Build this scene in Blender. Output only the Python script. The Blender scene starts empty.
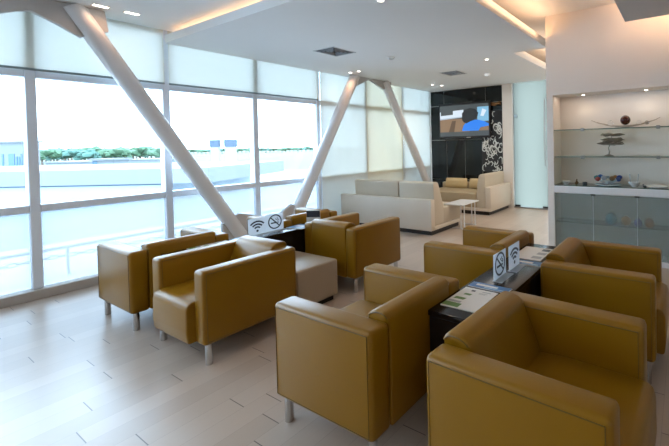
import bpy, bmesh, math, random
from mathutils import Vector, Matrix
random.seed(7)
PI = math.pi
scene = bpy.context.scene
COL = scene.collection

# ------------------------------------------------------------------ camera
H = 1.55
F, CX, CY, YAW, PITCH, ROLL = 376.631, 464.536, 150.264, 0.529910, 0.017886, -0.019872
fw = Vector((-math.sin(YAW)*math.cos(PITCH), math.cos(YAW)*math.cos(PITCH), -math.sin(PITCH)))
rt = Vector((math.cos(YAW), math.sin(YAW), 0))
up = rt.cross(fw)
r2 = rt*math.cos(ROLL)+up*math.sin(ROLL)
u2 = -rt*math.sin(ROLL)+up*math.cos(ROLL)
cam = bpy.data.cameras.new('camera'); camo = bpy.data.objects.new('camera', cam); COL.objects.link(camo)
M = Matrix((r2, u2, -fw)).transposed().to_4x4(); M.translation = Vector((0, 0, H)); camo.matrix_world = M
cam.sensor_width = 36; cam.lens = 36*F/669
cam.shift_x = (334.5-CX)/669; cam.shift_y = -(223-CY)/669
cam.clip_start = .02; cam.clip_end = 3000
scene.camera = camo

# ------------------------------------------------------------------ world, exposure, large lights
w = bpy.data.worlds.new('sky'); scene.world = w; w.use_nodes = True
bg = w.node_tree.nodes['Background']; bg.inputs[0].default_value = (.60, .80, 1.0, 1); bg.inputs[1].default_value = 10.5
scene.view_settings.view_transform = 'Standard'; scene.view_settings.look = 'None'
scene.view_settings.exposure = .2; scene.view_settings.gamma = 1
try: scene.view_settings.use_curve_mapping = False
except Exception: pass

def area(name, loc, sx, sy, power, color, rot=(0, 0, 0)):
    l = bpy.data.lights.new(name, 'AREA'); l.shape = 'RECTANGLE'; l.size = sx; l.size_y = sy
    l.energy = power; l.color = color
    o = bpy.data.objects.new(name, l); COL.objects.link(o); o.location = loc; o.rotation_euler = rot
    return o
WARM = (1.0, .58, .32)
area('fill_light', (1.6, -1.2, 3.2), 1.8, 1.8, 22, (1, .86, .72))  # added fill behind the camera, no real fitting
area('fill_light', (-3.0, -1.6, 3.05), 2.4, 1.6, 25, (1, .95, .88))  # second added fill behind the camera, window side, without a fixture
area('cove_light', (-1.66, 3.7, 2.98), .05, 2.7, 7, WARM, (PI, 0, 0))
area('cove_light', (-2.14, 6.8, 3.0), .05, 2.3, 4, WARM, (PI, 0, 0))
area('cove_light', (-3.9, 2.50, 3.085), 3.9, .03, 6, WARM, (PI, 0, 0))
area('cove_light', (.8, 4.78, 3.10), 2.6, .06, 34, WARM, (PI, 0, 0))
area('fill_light', (-.4, 7.0, 3.22), 1.6, 1.6, 60, (1, .93, .84))  # invented light for the hidden corridor, brightens the far floor
area('fill_light', (-3.4, 6.9, 2.94), 1.0, 1.0, 10, (1, .97, .93))  # added fill over the sofa area, no lamp stands here
area('niche_fill_light', (-.47, 5.24, 2.18), 2.1, .06, 2.6, (1, .80, .64))  # added fill evening out the niche, apart from its round lamps

# ------------------------------------------------------------------ materials
def mat(name, col, rough=.5, metal=0, spec=.5, bump=0, bscale=200, var=0, vscale=5, emit=None, estr=0, coat=0):
    m = bpy.data.materials.new(name); m.use_nodes = True; nt = m.node_tree; b = nt.nodes['Principled BSDF']
    b.inputs['Base Color'].default_value = (*col, 1); b.inputs['Roughness'].default_value = rough
    b.inputs['Metallic'].default_value = metal; b.inputs['Specular IOR Level'].default_value = spec
    if coat: b.inputs['Coat Weight'].default_value = coat; b.inputs['Coat Roughness'].default_value = .25
    if emit: b.inputs['Emission Color'].default_value = (*emit, 1); b.inputs['Emission Strength'].default_value = estr
    tc = nt.nodes.new('ShaderNodeTexCoord')
    if var:
        n = nt.nodes.new('ShaderNodeTexNoise'); n.inputs['Scale'].default_value = vscale; nt.links.new(tc.outputs['Object'], n.inputs['Vector'])
        mx = nt.nodes.new('ShaderNodeMix'); mx.data_type = 'RGBA'
        mx.inputs[6].default_value = (*[c*(1-var) for c in col], 1); mx.inputs[7].default_value = (*[min(1, c*(1+var)) for c in col], 1)
        nt.links.new(n.outputs['Fac'], mx.inputs[0]); nt.links.new(mx.outputs[2], b.inputs['Base Color'])
    if bump:
        n = nt.nodes.new('ShaderNodeTexNoise'); n.inputs['Scale'].default_value = bscale; nt.links.new(tc.outputs['Object'], n.inputs['Vector'])
        bp = nt.nodes.new('ShaderNodeBump'); bp.inputs['Strength'].default_value = bump; bp.inputs['Distance'].default_value = .003
        nt.links.new(n.outputs['Fac'], bp.inputs['Height']); nt.links.new(bp.outputs['Normal'], b.inputs['Normal'])
    return m
def glassmat(name, tint, gloss=.08, film=0, filmcol=(.8, .9, 1)):
    m = bpy.data.materials.new(name); m.use_nodes = True; nt = m.node_tree; nt.nodes.clear()
    out = nt.nodes.new('ShaderNodeOutputMaterial'); tr = nt.nodes.new('ShaderNodeBsdfTransparent'); tr.inputs[0].default_value = (*tint, 1)
    gl = nt.nodes.new('ShaderNodeBsdfGlossy'); gl.inputs['Roughness'].default_value = .02
    mx = nt.nodes.new('ShaderNodeMixShader'); fr = nt.nodes.new('ShaderNodeFresnel'); fr.inputs[0].default_value = 1.45
    ml = nt.nodes.new('ShaderNodeMath'); ml.operation = 'MULTIPLY'; ml.inputs[1].default_value = gloss*10
    nt.links.new(fr.outputs[0], ml.inputs[0]); nt.links.new(ml.outputs[0], mx.inputs[0])
    nt.links.new(tr.outputs[0], mx.inputs[1]); nt.links.new(gl.outputs[0], mx.inputs[2])
    last = mx
    if film:
        tl = nt.nodes.new('ShaderNodeBsdfTranslucent'); tl.inputs[0].default_value = (*filmcol, 1)
        m2 = nt.nodes.new('ShaderNodeMixShader'); m2.inputs[0].default_value = film
        nt.links.new(last.outputs[0], m2.inputs[1]); nt.links.new(tl.outputs[0], m2.inputs[2]); last = m2
    nt.links.new(last.outputs[0], out.inputs[0]); return m
def blindmat(name, col, transp=.012, dif=.74):
    m = bpy.data.materials.new(name); m.use_nodes = True; nt = m.node_tree; nt.nodes.clear()
    out = nt.nodes.new('ShaderNodeOutputMaterial'); tl = nt.nodes.new('ShaderNodeBsdfTranslucent'); tl.inputs[0].default_value = (*col, 1)
    df = nt.nodes.new('ShaderNodeBsdfDiffuse'); df.inputs[0].default_value = (*col, 1); tr = nt.nodes.new('ShaderNodeBsdfTransparent')
    a = nt.nodes.new('ShaderNodeMixShader'); a.inputs[0].default_value = dif
    nt.links.new(tl.outputs[0], a.inputs[1]); nt.links.new(df.outputs[0], a.inputs[2])
    b = nt.nodes.new('ShaderNodeMixShader'); b.inputs[0].default_value = transp
    nt.links.new(a.outputs[0], b.inputs[1]); nt.links.new(tr.outputs[0], b.inputs[2]); nt.links.new(b.outputs[0], out.inputs[0]); return m
def floormat():
    m = bpy.data.materials.new('floor planks'); m.use_nodes = True; nt = m.node_tree; N = nt.nodes.new; L = nt.links.new
    b = nt.nodes['Principled BSDF']
    tc = N('ShaderNodeTexCoord'); sp = N('ShaderNodeSeparateXYZ'); L(tc.outputs['Object'], sp.inputs[0])
    def mth(op, a, bb=None, c=None):
        n = N('ShaderNodeMath'); n.operation = op
        for i, v in enumerate((a, bb, c)):
            if v is None: continue
            if isinstance(v, (int, float)): n.inputs[i].default_value = v
            else: L(v, n.inputs[i])
        return n.outputs[0]
    PW, PL = .155, .98
    u = mth('DIVIDE', mth('ADD', sp.outputs[0], 50.03), PW); row = mth('FLOOR', u); fu = mth('FRACT', u)
    wn = N('ShaderNodeTexWhiteNoise'); wn.noise_dimensions = '1D'; L(row, wn.inputs['W'])
    v = mth('ADD', mth('DIVIDE', mth('ADD', sp.outputs[1], 50), PL), wn.outputs['Value']); pl = mth('FLOOR', v); fv = mth('FRACT', v)
    gu = mth('MINIMUM', fu, mth('SUBTRACT', 1, fu)); gv = mth('MINIMUM', fv, mth('SUBTRACT', 1, fv))
    lineu = mth('LESS_THAN', mth('MULTIPLY', gu, PW), .0011); linev = mth('LESS_THAN', mth('MULTIPLY', gv, PL), .0026)
    line = mth('MAXIMUM', mth('MULTIPLY', lineu, .4), linev)
    cb = N('ShaderNodeCombineXYZ'); L(row, cb.inputs[0]); L(pl, cb.inputs[1])
    w2 = N('ShaderNodeTexWhiteNoise'); w2.noise_dimensions = '2D'; L(cb.outputs[0], w2.inputs['Vector'])
    mp = N('ShaderNodeMapping'); mp.inputs['Scale'].default_value = (40, 2.2, 1); L(tc.outputs['Object'], mp.inputs[0])
    ns = N('ShaderNodeTexNoise'); ns.inputs['Scale'].default_value = 1.6; ns.inputs['Detail'].default_value = 5; L(mp.outputs[0], ns.inputs['Vector'])
    t = mth('ADD', mth('MULTIPLY', w2.outputs['Value'], .5), mth('MULTIPLY', ns.outputs['Fac'], .16))
    mx = N('ShaderNodeMix'); mx.data_type = 'RGBA'; mx.inputs[6].default_value = (.42, .33, .262, 1); mx.inputs[7].default_value = (.55, .45, .37, 1); L(t, mx.inputs[0])
    m2 = N('ShaderNodeMix'); m2.data_type = 'RGBA'; m2.inputs[7].default_value = (.13, .10, .085, 1); L(line, m2.inputs[0]); L(mx.outputs[2], m2.inputs[6])
    L(m2.outputs[2], b.inputs['Base Color']); b.inputs['Roughness'].default_value = .33; b.inputs['Specular IOR Level'].default_value = .68
    rr = mth('ADD', mth('MULTIPLY', ns.outputs['Fac'], .04), .25); b.inputs['Roughness'].default_value = .31
    bp = N('ShaderNodeBump'); bp.inputs['Strength'].default_value = .25; bp.inputs['Distance'].default_value = .002; bp.invert = True
    L(line, bp.inputs['Height']); L(bp.outputs['Normal'], b.inputs['Normal'])
    return m

M_leather = mat('mustard leather', (.25, .117, .0028), .36, bump=.12, bscale=260, var=.06, vscale=3, spec=.32)
M_seam = mat('leather seam', (.11, .06, .004), .5)
M_beige = mat('beige leather', (.38, .29, .20), .42, bump=.1, var=.04)
M_sofa_shell = mat('cream leather', (.68, .585, .475), .42, bump=.08, var=.03)
M_sofa_cush = mat('sand leather', (.58, .49, .37), .45, bump=.08, var=.03)
M_sofa_seat = mat('tan leather', (.44, .34, .21), .45, bump=.08, var=.04)
M_pillow = mat('camel cushion leather', (.55, .40, .20), .5, bump=.1)
M_plinth = mat('dark plinth', (.012, .011, .01), .4)
M_chrome = mat('brushed chrome', (.55, .55, .56), .14, 1)
M_black = mat('black lacquer', (.008, .008, .010), .2, spec=.6)
M_blacksat = mat('black satin', (.01, .01, .012), .45)
M_floor = floormat()
M_ceil = mat('white painted ceiling', (.84, .85, .85), .9, var=.015, vscale=1)
M_wall = mat('warm white wall paint', (.82, .755, .69), .8, var=.015, vscale=1.3)
M_pier = mat('pale wall paint', (.78, .74, .69), .7)
M_panelgrey = mat('grey soffit paint', (.50, .50, .50), .8)
M_frame = mat('pale blue grey aluminium', (.74, .79, .86), .35)
M_sill = mat('stone sill', (.42, .38, .34), .45, var=.08, vscale=9)
M_tube = mat('white painted steel', (.74, .73, .74), .35)
M_gusset = mat('grey painted steel plate', (.52, .50, .49), .5)
M_glass = glassmat('window glass', (.96, .985, 1))
M_film = glassmat('window glass with frosted film', (.86, .92, .97), film=.5, filmcol=(.33, .32, .31))
M_blind = blindmat('sheer roller blind', (.66, .655, .58))
M_blindc = blindmat('cream roller blind', (.70, .63, .47))
M_hem = mat('blind hem bar', (.22, .27, .28), .4)
M_shelf = mat('green edged shelf glass', (.10, .16, .14), .08, spec=.8)
M_shelfglass = glassmat('shelf glass', (.86, .93, .90), .05)
M_steel = mat('steel bracket', (.35, .36, .36), .3, 1)
M_white = mat('white gloss', (.8, .8, .8), .25)
M_lamp = mat('lit lamp diffuser', (1, .95, .9), .5, emit=(1, .90, .78), estr=7)
M_vent = mat('grey grille metal', (.38, .40, .42), .5, .3)
M_ventw = mat('white grille metal', (.6, .62, .63), .5)
def frost(name, col, rough, trans=1):
    m = mat(name, col, rough); b = m.node_tree.nodes['Principled BSDF']
    b.inputs['Transmission Weight'].default_value = trans; b.inputs['IOR'].default_value = 1.15; return m
M_frostdoor = glassmat('frosted door glass', (.5, .55, .5), film=.93, filmcol=(.34, .335, .30))
M_cabglass = blindmat('grey green frosted glass', (.46, .52, .48), .6, .6)
M_clear = frost('clear art glass', (.95, .97, .98), .05)

# ------------------------------------------------------------------ mesh helpers
def link(name, bm, m, parent=None, smooth=True, kind=None, loc=None):
    me = bpy.data.meshes.new(name); bm.normal_update(); bm.to_mesh(me); bm.free()
    for x in (m if isinstance(m, (list, tuple)) else [m]): me.materials.append(x)
    if smooth:
        me.polygons.foreach_set('use_smooth', [True]*len(me.polygons))
        try: me.set_sharp_from_angle(angle=math.radians(40))
        except Exception: pass
    o = bpy.data.objects.new(name, me); COL.objects.link(o)
    if parent is not None: o.parent = parent
    if loc: o.location = loc
    if kind: o['kind'] = kind
    return o
def tag(o, label, cat, group=None, kind=None):
    o['label'] = label; o['category'] = cat
    if group: o['group'] = group
    if kind: o['kind'] = kind
    return o
def empty(name, loc, rz=0):
    o = bpy.data.objects.new(name, None); o.empty_display_size = .1; COL.objects.link(o); o.location = loc; o.rotation_euler = (0, 0, rz); return o
def kids(o): return [c for c in bpy.data.objects if c.parent == o]
def copy_tree(o, parent=None):
    c = o.copy(); COL.objects.link(c)
    if parent is not None: c.parent = parent
    for ch in kids(o): copy_tree(ch, c)
    return c
def box(bm, x0, x1, y0, y1, z0, z1, bev=0, seg=3, mi=0, only=None):
    vs = [bm.verts.new(p) for p in ((x0, y0, z0), (x1, y0, z0), (x1, y1, z0), (x0, y1, z0), (x0, y0, z1), (x1, y0, z1), (x1, y1, z1), (x0, y1, z1))]
    fs = [bm.faces.new([vs[i] for i in f]) for f in ((3, 2, 1, 0), (4, 5, 6, 7), (0, 1, 5, 4), (1, 2, 6, 5), (2, 3, 7, 6), (3, 0, 4, 7))]
    for f in fs: f.material_index = mi
    if bev:
        es = list({e for f in fs for e in f.edges})
        if only: es = [e for e in es if only(e)]
        r = bmesh.ops.bevel(bm, geom=es, offset=bev, segments=seg, affect='EDGES', profile=.5)
        for f in r['faces']: f.material_index = mi
    return vs
def prism(bm, pts, axis, a0, a1, bev=0, seg=2, mi=0):
    """closed 2-D outline extruded along axis ('x','y','z')"""
    def P(u, v, a): return {'x': (a, u, v), 'y': (u, a, v), 'z': (u, v, a)}[axis]
    A = [bm.verts.new(P(u, v, a0)) for u, v in pts]; B = [bm.verts.new(P(u, v, a1)) for u, v in pts]
    n = len(pts); fs = [bm.faces.new(A), bm.faces.new(B[::-1])]
    for i in range(n): fs.append(bm.faces.new([A[i], B[i], B[(i+1) % n], A[(i+1) % n]]))
    bmesh.ops.recalc_face_normals(bm, faces=fs)
    for f in fs: f.material_index = mi
    if bev:
        es = list({e for f in fs for e in f.edges})
        r = bmesh.ops.bevel(bm, geom=es, offset=bev, segments=seg, affect='EDGES', profile=.5)
        for f in r['faces']: f.material_index = mi
def tube(bm, p0, p1, r0, r1=None, seg=16, mi=0, caps=True):
    p0 = Vector(p0); p1 = Vector(p1); r1 = r0 if r1 is None else r1
    d = (p1-p0).normalized(); a = d.orthogonal().normalized(); b = d.cross(a)
    A = []; B = []
    for i in range(seg):
        t = 2*PI*i/seg; q = a*math.cos(t)+b*math.sin(t)
        A.append(bm.verts.new(p0+q*r0)); B.append(bm.verts.new(p1+q*r1))
    for i in range(seg):
        f = bm.faces.new([A[i], A[(i+1) % seg], B[(i+1) % seg], B[i]]); f.material_index = mi
    if caps:
        bm.faces.new(A[::-1]).material_index = mi; bm.faces.new(B).material_index = mi
def path(bm, pts, r, seg=6, mi=0, closed=False):
    """tube swept along a polyline"""
    pts = [Vector(p) for p in pts]; n = len(pts); rings = []
    ref = None
    for i, p in enumerate(pts):
        if closed: d = (pts[(i+1) % n]-pts[i-1])
        else: d = pts[min(i+1, n-1)]-pts[max(i-1, 0)]
        d.normalize()
        if ref is None: ref = d.orthogonal().normalized()
        a = (ref-d*ref.dot(d)).normalized(); ref = a; b = d.cross(a)
        rr = r[i] if isinstance(r, (list, tuple)) else r
        rings.append([bm.verts.new(p+(a*math.cos(2*PI*k/seg)+b*math.sin(2*PI*k/seg))*rr) for k in range(seg)])
    for i in range(n if closed else n-1):
        A, B = rings[i], rings[(i+1) % n]
        for k in range(seg): bm.faces.new([A[k], A[(k+1) % seg], B[(k+1) % seg], B[k]]).material_index = mi
    if not closed:
        bm.faces.new(rings[0][::-1]).material_index = mi; bm.faces.new(rings[-1]).material_index = mi
def lathe(bm, prof, seg=24, cx=0, cy=0, mi=0):
    rings = []
    for r, z in prof: rings.append([bm.verts.new((cx+r*math.cos(2*PI*k/seg), cy+r*math.sin(2*PI*k/seg), z)) for k in range(seg)])
    for A, B in zip(rings, rings[1:]):
        for k in range(seg): bm.faces.new([A[k], A[(k+1) % seg], B[(k+1) % seg], B[k]]).material_index = mi
    bm.faces.new(rings[0][::-1]).material_index = mi; bm.faces.new(rings[-1]).material_index = mi
def sphere(bm, c, r, sub=2, sc=(1, 1, 1), noise=0, mi=0):
    g = bmesh.ops.create_icosphere(bm, subdivisions=sub, radius=1)
    for v in g['verts']:
        k = 1+random.uniform(-noise, noise)
        v.co = Vector((c[0]+v.co.x*r*sc[0]*k, c[1]+v.co.y*r*sc[1]*k, c[2]+v.co.z*r*sc[2]*k))
        for f in v.link_faces: f.material_index = mi
def struct(name, bm, m, **k): return link(name, bm, m, kind='structure', smooth=k.pop('smooth', False), **k)
def nb(): return bmesh.new()
def sbox(name, m, *a, **k):
    bm = nb(); box(bm, *a, **k); return struct(name, bm, m)

# ------------------------------------------------------------------ room shell
W = -5.934          # window wall plane
YT = 8.32           # far wall plane
YD = 5.10           # display wall plane
ZC, ZH = 2.95, 3.28
sbox('floor', M_floor, -6.05, 3.2, -3.2, 8.36, -.12, 0)
# raised ceiling and dropped slabs
sbox('ceiling', M_ceil, -2.9, 3.2, -3.2, 8.6, ZH, ZH+.2)
sbox('ceiling_window_side', M_ceil, -6.2, -2.9, -3.2, 8.6, 3.13, 3.5)
bm = nb(); prism(bm, [(W, 2.34), (-1.79, 2.34), (-1.79, 5.42), (-1.66, 5.42), (-1.66, 5.5), (-2.33, 5.5), (-2.33, 8.32), (W, 8.32)], 'z', ZC, ZC+.075)
struct('ceiling_dropped_slab', bm, M_ceil)
bm = nb(); box(bm, -1.789, -1.765, 2.31, 5.42, ZC-.002, ZC+.12); box(bm, -2.329, -2.305, 5.501, YT-.01, ZC-.002, ZC+.12); box(bm, W+.06, -1.789, 2.312, 2.339, ZC-.002, ZC+.10)
struct('trim_1', bm, M_ceil)
sbox('ceiling_grey_panel', M_panelgrey, -.60, 3.0, 1.2, 4.84, ZC, ZC+.09)
# rear and right walls that close the room behind the camera
sbox('wall_rear', M_panelgrey, -6.1, 3.2, -3.3, -3.2, 0, 3.4)
sbox('wall_right', M_panelgrey, 3.2, 3.3, -3.3, 8.6, 0, 3.4)

# window wall: mullions each 1.203 m
BAY = 1.203; MY = [1.13+BAY*k for k in range(-3, 6)] + [8.30]
zs = [(.10, .91, 'film'), (.99, 2.34, 'glass'), (2.42, 3.12, 'glass')]
for i in range(len(MY)-1):
    y0, y1 = MY[i], MY[i+1]
    fr = empty('window_%d' % (i+1), (W, (y0+y1)/2, 0)); fr['kind'] = 'structure'
    hw = (y1-y0)/2
    bm = nb()
    box(bm, -.13, 0, -hw-.04, -hw+.04, .10, 3.13, bev=.006, seg=1)
    if i == len(MY)-2: box(bm, -.13, 0, hw-.04, hw+.02, .10, 3.13)
    for a, b in ((.91, .99), (2.34, 2.42)): box(bm, -.12, -.005, -hw+.04, hw-.04, a, b, bev=.006, seg=1)
    box(bm, -.12, -.005, -hw+.04, hw-.04, 3.08, 3.13)
    link('window_frame', bm, M_frame, fr, smooth=False)
    for a, b, k in zs:
        bm = nb(); box(bm, -.066, -.060, -hw+.04, hw-.04, a, b); link('pane', bm, M_film if k == 'film' else M_glass, fr, smooth=False)
sbox('window_sill', M_sill, W-.16, W+.06, -3.2, YT, 0, .10, bev=.008, seg=2)

# roller blinds, one for every two bays
BL = [(MY[0]+.02, MY[2]-.02, 2.42, 'white fabric roller blind rolled halfway down, just outside the left edge of the view', M_blind),
      (MY[2]+.03, MY[4]-.025, 2.42, 'sheer white roller blind lowered to the head rail over the two leftmost windows', M_blind),
      (MY[4]+.025, MY[6]-.02, 2.42, 'sheer white roller blind lowered to the head rail between the two sloping columns', M_blind),
      (MY[6]+.02, MY[7]-.004, .12, 'pale green white roller blind fully lowered, nearest of the closed ones', M_blind),
      (MY[7]+.004, MY[8]-.004, .12, 'cream roller blind fully lowered behind the column legs', M_blindc),
      (MY[8]+.004, 8.29, .12, 'pale green white roller blind fully lowered next to the black wall', M_blind)]
for y0, y1, zb, lab, mt in BL[1:]:
    t = empty('roller_blind', (W+.022, (y0+y1)/2, zb)); tag(t, lab, 'blind', 'roller blinds on the window wall')
    hw = (y1-y0)/2; bm = nb(); n = 24; rows = 12; zt = 3.12-zb
    grid = [[bm.verts.new(((.004*math.sin(j*.8+y0*3) if zb < 1 else 0)+.0015*math.sin(k*1.3), -hw+2*hw*j/n, zt*k/rows)) for j in range(n+1)] for k in range(rows+1)]
    for k in range(rows):
        for j in range(n): bm.faces.new([grid[k][j], grid[k][j+1], grid[k+1][j+1], grid[k+1][j]])
    link('blind_fabric', bm, mt, t)
    bm = nb(); box(bm, -.006, .008, -hw, hw, -.012, .012, bev=.003, seg=1); link('hem_bar', bm, M_hem, t, smooth=False)

# far wall: black glossy panels
M_bp = mat('black glass wall panel', (.006, .009, .010), .07, spec=.35)
M_joint = mat('pale panel joint', (.45, .45, .42), .4)
sbox('wall_far', M_wall, -6.1, -3.53, YT+.03, YT+.25, 0, 3.2)
t = empty('wall_far_panels', (0, YT, 0)); t['kind'] = 'structure'
XL, XR = W+.03, -3.78
rowsz = [(.02, .62), (.62, 1.65), (1.65, 2.55), (2.55, 2.945)]
cols = [XL, -5.42, -4.86, -4.36, XR]
for r, (z0, z1) in enumerate(rowsz):
    cc = cols if r != 3 else [XL, -5.48, -4.25, XR]
    for a, b in zip(cc, cc[1:]):
        bm = nb(); box(bm, a+.006, b-.006, 0, .03, z0+.005, z1-.005, bev=.002, seg=1); link('wall_panel', bm, M_bp, t, smooth=False)
bm = nb()
for x in cols[1:-1]: box(bm, x-.006, x+.006, .012, .03, .02, 2.55)
for x in (-5.48, -4.25): box(bm, x-.006, x+.006, .012, .03, 2.55, 2.945)
box(bm, XL, -5.42, -.002, .03, 1.645, 1.655); box(bm, XL, -5.48, -.002, .03, 2.545, 2.555)
link('panel_joint', bm, M_joint, t, smooth=False)
sbox('trim_2', M_blacksat, XL, XR, YT-.012, YT+.03, 0, .02)
# pale pier between black wall and glass door
sbox('wall_pier', M_pier, XR, -3.53, YT-.04, YT+.25, 0, ZH)
sbox('wall_far_right', M_pier, -2.66, 3.2, YT-.0, YT+.25, 0, ZH+.05)
sbox('wall_door_head', M_pier, -3.53, -2.66, YT, YT+.1, 3.02, ZH+.05)
# frosted glass door
t = empty('door_1', (-3.1, YT+.03, 0)); t['kind'] = 'structure'
bm = nb(); box(bm, -.42, .405, 0, .012, .03, 3.0); link('door_leaf', bm, M_frostdoor, t, smooth=False)
bm = nb()
for x in (-.41, .27): box(bm, x, x+.13, -.012, .024, .012, .07, bev=.004, seg=1)
link('patch_fitting', bm, M_blacksat, t, smooth=False)
bm = nb(); box(bm, -.41, -.32, -.014, .026, 2.14, 2.21, bev=.004, seg=1); link('lock_plate', bm, M_steel, t, smooth=False)
bm = nb(); tube(bm, (.355, -.05, 1.0), (.355, -.05, 2.55), .013); 
for z in (1.1, 2.45): tube(bm, (.355, -.05, z), (.355, 0, z), .008)
link('door_handle', bm, M_vent, t)
sbox('trim_5', M_steel, -3.53, -2.66, YT+.0, YT+.04, 0, .028)
sbox('trim_3', M_steel, -3.53, -2.66, YT+.0, YT+.06, 2.995, 3.03)

# display wall with recess
RX0, RX1, RZ0, RZ1, RD = -1.565, .62, .06, 2.19, .36
t = empty('wall_display', (0, YD, 0)); t['kind'] = 'structure'
bm = nb(); box(bm, -1.655, RX0, 0, RD+.12, 0, ZH); box(bm, RX0, RX1, 0, RD+.12, RZ1, ZH); box(bm, RX1, 3.2, 0, RD+.12, 0, ZH); box(bm, RX0, RX1, RD, RD+.12, .06, RZ1)
link('wall_body', bm, M_wall, t, smooth=False)
sbox('baseboard_display', M_white, RX0, RX1, YD+.0, YD+RD, 0, .06)
sbox('trim_4', M_white, RX0, RX1, YD-.002, YD+RD, .852, .945, bev=.003, seg=1)
# small recessed lamps in the niche ceiling
def downlight(x, y, z, r, label, group, power=0, rect=False, warm=False):
    t = empty('downlight', (x, y, z)); tag(t, label, 'ceiling light', group)
    bm = nb()
    if rect: box(bm, -.075, .075, -.035, .035, -.004, .0); link('trim_plate', bm, M_white, t, smooth=False); bm = nb(); box(bm, -.06, .06, -.022, .022, -.008, -.004); link('lamp_lens', bm, M_lamp, t, smooth=False)
    else:
        lathe(bm, [(r*1.25, 0), (r*1.25, -.004), (r, -.007)], 20); link('trim_ring', bm, M_white, t)
        bm = nb(); lathe(bm, [(r*.8, -.0068), (r*.8, -.010), (r*.6, -.012)], 20); link('lamp_lens', bm, M_lamp, t)
    if power:
        l = bpy.data.lights.new('lamp', 'SPOT'); l.energy = power; l.spot_size = 2.4; l.spot_blend = .8; l.color = (1, .84, .66); l.shadow_soft_size = .05
        if warm: l.color = (1, .55, .30); l.spot_size = 3.0
        o = bpy.data.objects.new('lamp', l); COL.objects.link(o); o.parent = t; o.location = (0, 0, -.03)
    return t
for x, lab in ((-1.2, 'small round lamp in the niche ceiling, above the pale bowl at its left'), (-.42, 'small round lamp in the niche ceiling, right of the red glass ball')):
    downlight(x, YD+.2, RZ1-.0, .025, lab, 'recessed lamps in the display niche', 1.2)

# ------------------------------------------------------------------ sloping steel columns (triangulated)
XT = -5.68
def column(p0, p1, lab, plates):
    t = empty('sloping_column', (XT, p0[0], 0)); tag(t, lab, 'column', 'sloping white steel columns at the window')
    yo = p0[0]
    d = Vector((0, p1[0]-p0[0], p1[1]-p0[1])).normalized()
    bm = nb(); tube(bm, (0, 0, p0[1]), (0, p1[0]-yo, p1[1]), .096, seg=40, caps=True); link('column_tube', bm, M_tube, t)
    for pl in plates:
        bm = nb(); prism(bm, [(y-yo, z) for y, z in pl], 'x', -.03, .03, bev=.004, seg=1); link('gusset_plate', bm, M_gusset, t, smooth=False)
def lin(a, b, z): # y on the axis at height z
    return a[0]+(b[0]-a[0])*(z-a[1])/(b[1]-a[1])
s1 = ((1.48, 2.99), (3.09, .27)); s2 = ((5.34, 2.79), (4.10, .55)); s3 = ((6.36, 2.81), (7.77, .61))
column((lin(*s1, .02), .02), (lin(*s1, 3.12), 3.12), 'white sloping round column crossing the left windows',
       [[(2.85, .0), (2.84, .48), (3.08, .59), (3.29, .53), (3.47, .47), (3.52, .0)],
        [(.9, 3.125), (.9, 2.89), (1.01, 2.945), (1.1, 2.97), (1.29, 2.88), (1.46, 2.785), (1.69, 2.90), (1.66, 3.125)]])
column((lin(*s2, .02), .02), (lin(*s2, 2.945), 2.945), 'white sloping round column leaning right, left leg of the upturned V',
       [[(3.525, 0), (3.48, .47), (3.68, .44), (3.93, .60), (4.22, .42), (4.3, 0)],
        [(5.3, 2.945), (5.44, 2.74), (5.80, 2.925), (5.83, 2.945)]])
column((lin(*s3, .02), .02), (lin(*s3, 2.945), 2.945), 'white sloping round column leaning left, beside the black wall',
       [[(5.84, 2.945), (5.81, 2.925), (6.22, 2.76), (6.47, 2.9), (6.47, 2.945)]])

# ------------------------------------------------------------------ mustard armchairs
CW, CD, AH, CZ, AT = .81, .74, .683, .155, .135
SC = .965   # furniture group scale used for positions measured off the plan
def arm_mesh():
    bm = nb(); hw = CW/2
    box(bm, -hw, -hw+AT, -CD/2, CD/2, CZ, AH, bev=.026, seg=4)
    for x in (-hw+.006, -hw+AT-.006):   # stitched seams
        s = .023; y0, y1, z0, z1 = -CD/2+s, CD/2-s, CZ+s, AH-s+.002
        xx = x-.0065 if x < -hw+AT/2 else x+.0065
        path(bm, [(xx, y0, z0), (xx, y0, z1), (xx, y1, z1), (xx, y1, z0)], .0024, closed=True, mi=1)
    return bm
def seat_mesh():
    bm = nb(); hw = CW/2-AT
    pts = [(-CD/2-.045, CZ+.015), (-CD/2-.052, .24), (-CD/2-.050, .40), (-CD/2-.040, .435), (-CD/2-.012, .452), (.0, .456), (CD/2-.2, .44), (CD/2-.2, CZ+.02), (-CD/2-.035, CZ)]
    prism(bm, pts, 'x', -hw+.002, hw-.002, bev=.012, seg=3)
    return bm
def back_mesh():
    bm = nb(); hw = CW/2-AT; yb = CD/2
    pts = [(yb, CZ), (yb+.003, .4), (yb, .69), (yb-.012, .712), (yb-.035, .726), (yb-.09, .725), (yb-.125, .712), (yb-.148, .69), (yb-.20, .56), (yb-.25, .43), (yb-.25, CZ+.03)]
    prism(bm, pts, 'x', -hw+.001, hw-.001, bev=.013, seg=3)
    # the top roll swells a little over the arms
    for v in bm.verts:
        if v.co.z > AH+.004: v.co.x *= 1.03
        u = v.co.x/hw
        if v.co.y < yb-.17: v.co.y -= .012*(1-u*u)
    for sx in (-1, 1):
        x = sx*(hw*1.03+.0005)
        path(bm, [(x, yb-.012, .695), (x, yb-.025, .708), (x, yb-.05, .716), (x, yb-.085, .715), (x, yb-.115, .705), (x, yb-.136, .69)], .0022, mi=1)
    return bm
def leg_mesh():
    bm = nb(); lathe(bm, [(.021, 0), (.023, .004), (.023, CZ+.004), (.021, CZ+.006)], 20); return bm
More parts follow.
